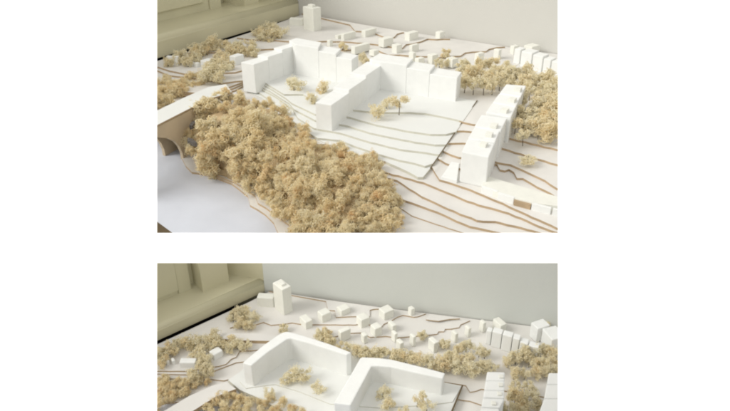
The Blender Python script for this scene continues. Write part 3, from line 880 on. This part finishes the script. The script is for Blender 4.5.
# road strip and bridge of the lower model
rs = prism('road_strip', [(222, 333), (262, 333.5), (280, 336), (270, 341), (242, 340.5), (222, 339)], lw(5) + .005, lw(4) - .001, M_CARD, M_EDGE)
tag(rs, 'raised white road strip with brown cut edge behind the left block, lower view', 'model road')
br = prism('bridge', [(130, 428), (166, 410), (189.5, 396), (212, 386), (226, 382), (236, 389), (216, 396.5), (193, 411), (165, 432)], lw(8), lw(5), M_CARD, M_EDGE)
tag(br, 'white bridge deck running to the bottom left corner, lower view', 'bridge')

# moss of the lower model
for x, y, r in [(244, 312, 6), (233, 317, 5.5), (252, 318, 6), (241, 323, 5), (248, 325, 5), (237, 312, 5)]:
    tree(x, y, r, lw(5), 'pale moss tree in the clump between sill and tower, lower view', 'moss trees clumped below the sill of the lower view')
for x, y, r in [(160, 355, 6.5), (169, 350, 6), (176, 346, 6), (187, 342, 6.5), (196, 343, 6), (206.6, 341, 6), (215.5, 336, 6), (217, 344, 6), (228, 341, 6.5), (237, 345, 6), (244, 344.5, 5.5), (230, 348, 5), (163, 361, 5.5), (199.5, 351.6, 6), (201, 359, 6.5), (205, 366, 6.5), (199.5, 371, 6), (208, 361, 6), (193, 376, 5), (209, 372, 5)]:
    tree(x, y, r, lw(4), 'pale moss tree on the left terraces beside the window sill, lower view', 'moss trees on the left terraces of the lower view')
for x, y, r in [(165, 385, 6.5), (160, 392, 6.5), (172, 386.6, 6.5), (181, 388, 6), (162, 401, 6.5), (170.5, 396, 6), (192, 384, 6), (198, 381, 5.5), (178, 394, 6), (186, 392, 5), (155, 382, 6), (154, 408, 7), (207, 382, 4), (177, 382, 5.5), (166, 378, 4.5), (187, 383, 5.5), (167, 391, 6)]:
    zg = lw(2); p = pt(x, y, zg); rr = r / scale_at(p)
    o = tuft_object('moss_clump', MASS, pt(x, y, zg + rr * 0.5), rr)
    tag(o, 'beige dried moss clump beyond the bridge deck, lower view', 'moss clump', 'moss clumps beyond the bridge deck of the lower view')
for x, y, r in [(224, 396, 6.5), (215.4, 401, 6.5), (207, 408, 6.5), (233, 396, 6), (241, 399, 6), (250, 403, 6), (224, 407, 6.5), (236, 407, 7), (262, 403, 6), (272, 399, 6.5), (282, 404, 6), (292, 410, 6), (248, 412, 7), (262, 413, 7), (276, 412, 7), (302, 416, 7), (212, 416, 7), (226, 418, 7), (242, 420, 7), (258, 422, 7), (274, 422, 7), (290, 422, 7), (306, 428, 7)]:
    zg = lw(4); p = pt(x, y, zg); rr = r / scale_at(p)
    o = tuft_object('moss_clump', MASS, pt(x, y, zg + rr * 0.4), rr)
    tag(o, 'curly beige moss clump along the bottom edge in front of the left block, lower view', 'moss clump', 'moss clumps massed in front of the lower blocks')
tree(287, 379, 6, lw(5), 'left one of three merged moss trees in the left courtyard, lower view', None, 1)
tree(297, 373, 7, lw(5), 'tallest of three merged moss trees in the left courtyard, lower view', None, 4)
tree(306, 375, 6, lw(5), 'right one of three merged moss trees in the left courtyard, lower view', None, 2)
tree(317, 389, 6, lw(5), 'single pale moss tree in front of the right block flank, lower view', None, 1)
tree(269, 392, 4.5, lw(5), 'small moss tree near the pointed end of the left block, lower view', None)
tree(383, 393, 6, lw(5), 'upper yellow moss tree in the right courtyard, lower view', None, 1)
tree(387, 402, 7, lw(5), 'lower and larger yellow moss tree in the right courtyard, lower view', None, 1)
tree(418, 399, 5.5, lw(5), 'round pale moss tree on a thin stem in the right courtyard, lower view', None, 5)
tree(427, 407, 5.5, lw(5), 'pale moss tree at the bottom edge beside the stemmed one, lower view', None, 3)
tree(402, 411, 5, lw(5), 'low moss tree at the bottom edge between the courtyard trees, lower view', None, 1)
for x, y, r in [(354, 349, 5.5), (359, 350.7, 5), (366, 352.5, 6), (375, 354, 6), (382, 353, 5), (390, 355.5, 6), (396.5, 356, 6), (405.5, 356, 6.5), (412.5, 358, 6), (420, 359.6, 6.5), (428.6, 361, 6.5), (437.5, 363, 6), (444.6, 365, 6), (448, 360, 5.5), (451, 356, 5.5), (457, 366, 6), (466, 360, 6.5), (469, 368, 6), (476, 368, 6), (485, 367, 5.5), (492, 367, 5), (458.5, 349, 5), (467, 345, 5.5), (480, 350.7, 5), (485, 352, 5), (339.6, 345, 4), (347, 347, 4.5)]:
    tree(x, y, r, lw(4), 'yellow moss tree in the long band behind the right block, lower view', 'moss trees in the band behind the lower right block', 3)
for x, y, r in [(508, 361, 6), (515.4, 357, 6.5), (526, 354, 6.5), (537, 352, 6.5), (546, 350, 6), (554.6, 355, 6.5), (530, 361, 6), (540, 362, 6), (551, 364, 6), (562, 360, 7), (515, 373, 6), (526, 373, 6), (537, 372, 6), (546, 371, 5.5), (556, 370, 5), (515.4, 395, 8), (530, 400, 8), (508, 406, 6.5), (538, 404, 6), (522, 408, 7), (515, 386, 5), (530, 388, 6)]:
    tree(x, y, r, lw(3), 'yellow moss tree among the buildings on the right side, lower view', 'moss trees on the right side of the lower view', 3)
for x, y, r in [(320, 334, 5), (326, 331.5, 5), (329, 340, 5.5), (284, 329, 4), (423, 335, 4.5), (444, 344, 5), (547.7, 326, 4)]:
    tree(x, y, r, lw(4), 'small yellow moss tree between the scattered houses of the lower view', 'small moss trees between the scattered lower houses')

# wall and window side of the lower model; its wall is a low backing board
def lower_room():
    c, w1, g0 = B_GC, B_W1, B_G0
    wdir = (w1 - c); wdir.z = 0; L = wdir.length; wdir.normalize()
    wn = Vector((-wdir.y, wdir.x, 0))
    p0 = c + wn * 0.003
    zt0 = height_for(p0, 250)
    zt1 = height_for(p0 + wdir * L, 250)
    zt = (zt0 + zt1) / 2
    outline = [(-0.012, -0.30), (L + 0.1, -0.30), (L + 0.1, zt1 - 0.0), (-0.012, zt0)]
    rv = prism_w('window_reveal', [p0 - wdir * 0.16 + wn * .003, p0 - wdir * 0.0125 + wn * .003, p0 - wdir * 0.0125 + wn * .02, p0 - wdir * 0.16 + wn * .02], zt0 - .02, -0.30, M_SILL)
    tag(rv, 'cream reveal beside the window, lower view', kind='structure')
    bm = bmesh.new()
    A = [bm.verts.new(Vector((p0.x, p0.y, z)) + wdir * s) for s, z in outline]
    B = [bm.verts.new(Vector((p0.x, p0.y, z)) + wdir * s + wn * 0.02) for s, z in outline]
    bm.faces.new(A); bm.faces.new(list(reversed(B)))
    for i in range(4):
        j = (i + 1) % 4
        bm.faces.new((A[i], A[j], B[j], B[i]))
    bmesh.ops.recalc_face_normals(bm, faces=bm.faces)
    me = bpy.data.meshes.new('wall'); bm.to_mesh(me); bm.free(); me.materials.append(M_WALL2)
    tag(link('wall', me), 'plain pale wall behind the lower model', kind='structure')
    return zt0
lower_room()
d, n, g, Ls = None, None, None, None
def lower_window():
    z0 = lw(3)
    d = (B_GC - B_G0); d.z = 0; d.normalize()
    n = Vector((-d.y, d.x, 0))
    g = B_G0 + n * 0.012
    Ls = (B_GC - B_G0).length
    sh, sd, lip = 0.040, 0.12, 0.008
    prof = [(sd * 0.6, z0 + 0.003), (0, z0 + 0.003), (0, z0 + sh * 0.7)]
    for i in range(7):
        a_ = i / 6 * math.pi / 2
        prof.append((lip * 1.6 * (1 - math.cos(a_)), z0 + sh * 0.7 + sh * 0.3 * math.sin(a_)))
    prof += [(sd, z0 + sh + 0.001), (sd, -0.30), (sd * 0.6, -0.30)]
    bm = bmesh.new()
    e0, e1 = g - d * 0.15, g + d * (Ls + 0.0)
    A = [bm.verts.new(Vector((e0.x, e0.y, 0)) + n * s + Vector((0, 0, z))) for s, z in prof]
    B = [bm.verts.new(Vector((e1.x, e1.y, 0)) + n * s + Vector((0, 0, z))) for s, z in prof]
    bm.faces.new(A); bm.faces.new(list(reversed(B)))
    for i in range(len(A)):
        j = (i + 1) % len(A)
        f = bm.faces.new((A[i], A[j], B[j], B[i]))
        f.smooth = 2 < i < 9
    bmesh.ops.recalc_face_normals(bm, faces=bm.faces)
    me = bpy.data.meshes.new('window_sill'); bm.to_mesh(me); bm.free(); me.materials.append(M_SILL); me.materials.append(M_FLOOR_GAPSHADE); me.polygons[-1].material_index = 1  # dark paint on the recess back stands for shade below the sill
    tag(link('window_sill', me), 'cream window sill behind the dark gap, lower view', kind='structure')
    zs = z0 + sh + 0.001
    def s_at(px, py, nn):
        q = pt(px, py, zs)
        return (q - g).dot(d)
    win = empty('window', g + n * 0.1)
    tag(win, 'cream window frame standing on the sill, lower view', kind='structure')
    sC = s_at(186, 290, 0)
    ztop = None
    along('bottom_rail', d, n, g, -0.15, sC - 0.02, 0.085, 0.115, zs - .004, zs + 0.012, M_FRAME, win, 0.002)
    along('sash', d, n, g, -0.15, sC - 0.021, 0.080, 0.115, zs + 0.0125, ztop, M_FRAME, win, 0.002)
    along('casing', d, n, g, sC - 0.02, sC + 0.012, 0.082, 0.118, zs - .004, ztop, M_FRAME, win, 0.002)
    s1 = s_at(196, 288, 0)
    along('back_panel', d, n, g, sC + 0.0125, Ls - 0.002, 0.100, 0.1175, zs - .004, ztop, M_FRAME, win, 0.002)
    along('reveal_block', d, n, g, s1 + 0.005, Ls - 0.075, 0.05, 0.0995, zs - .004, ztop, M_SILL, win, 0.002)
    along('reveal', d, n, g, -0.15, Ls, 0.1185, 0.13, -0.3, ztop, M_SILL, win, 0.002)
lower_window()
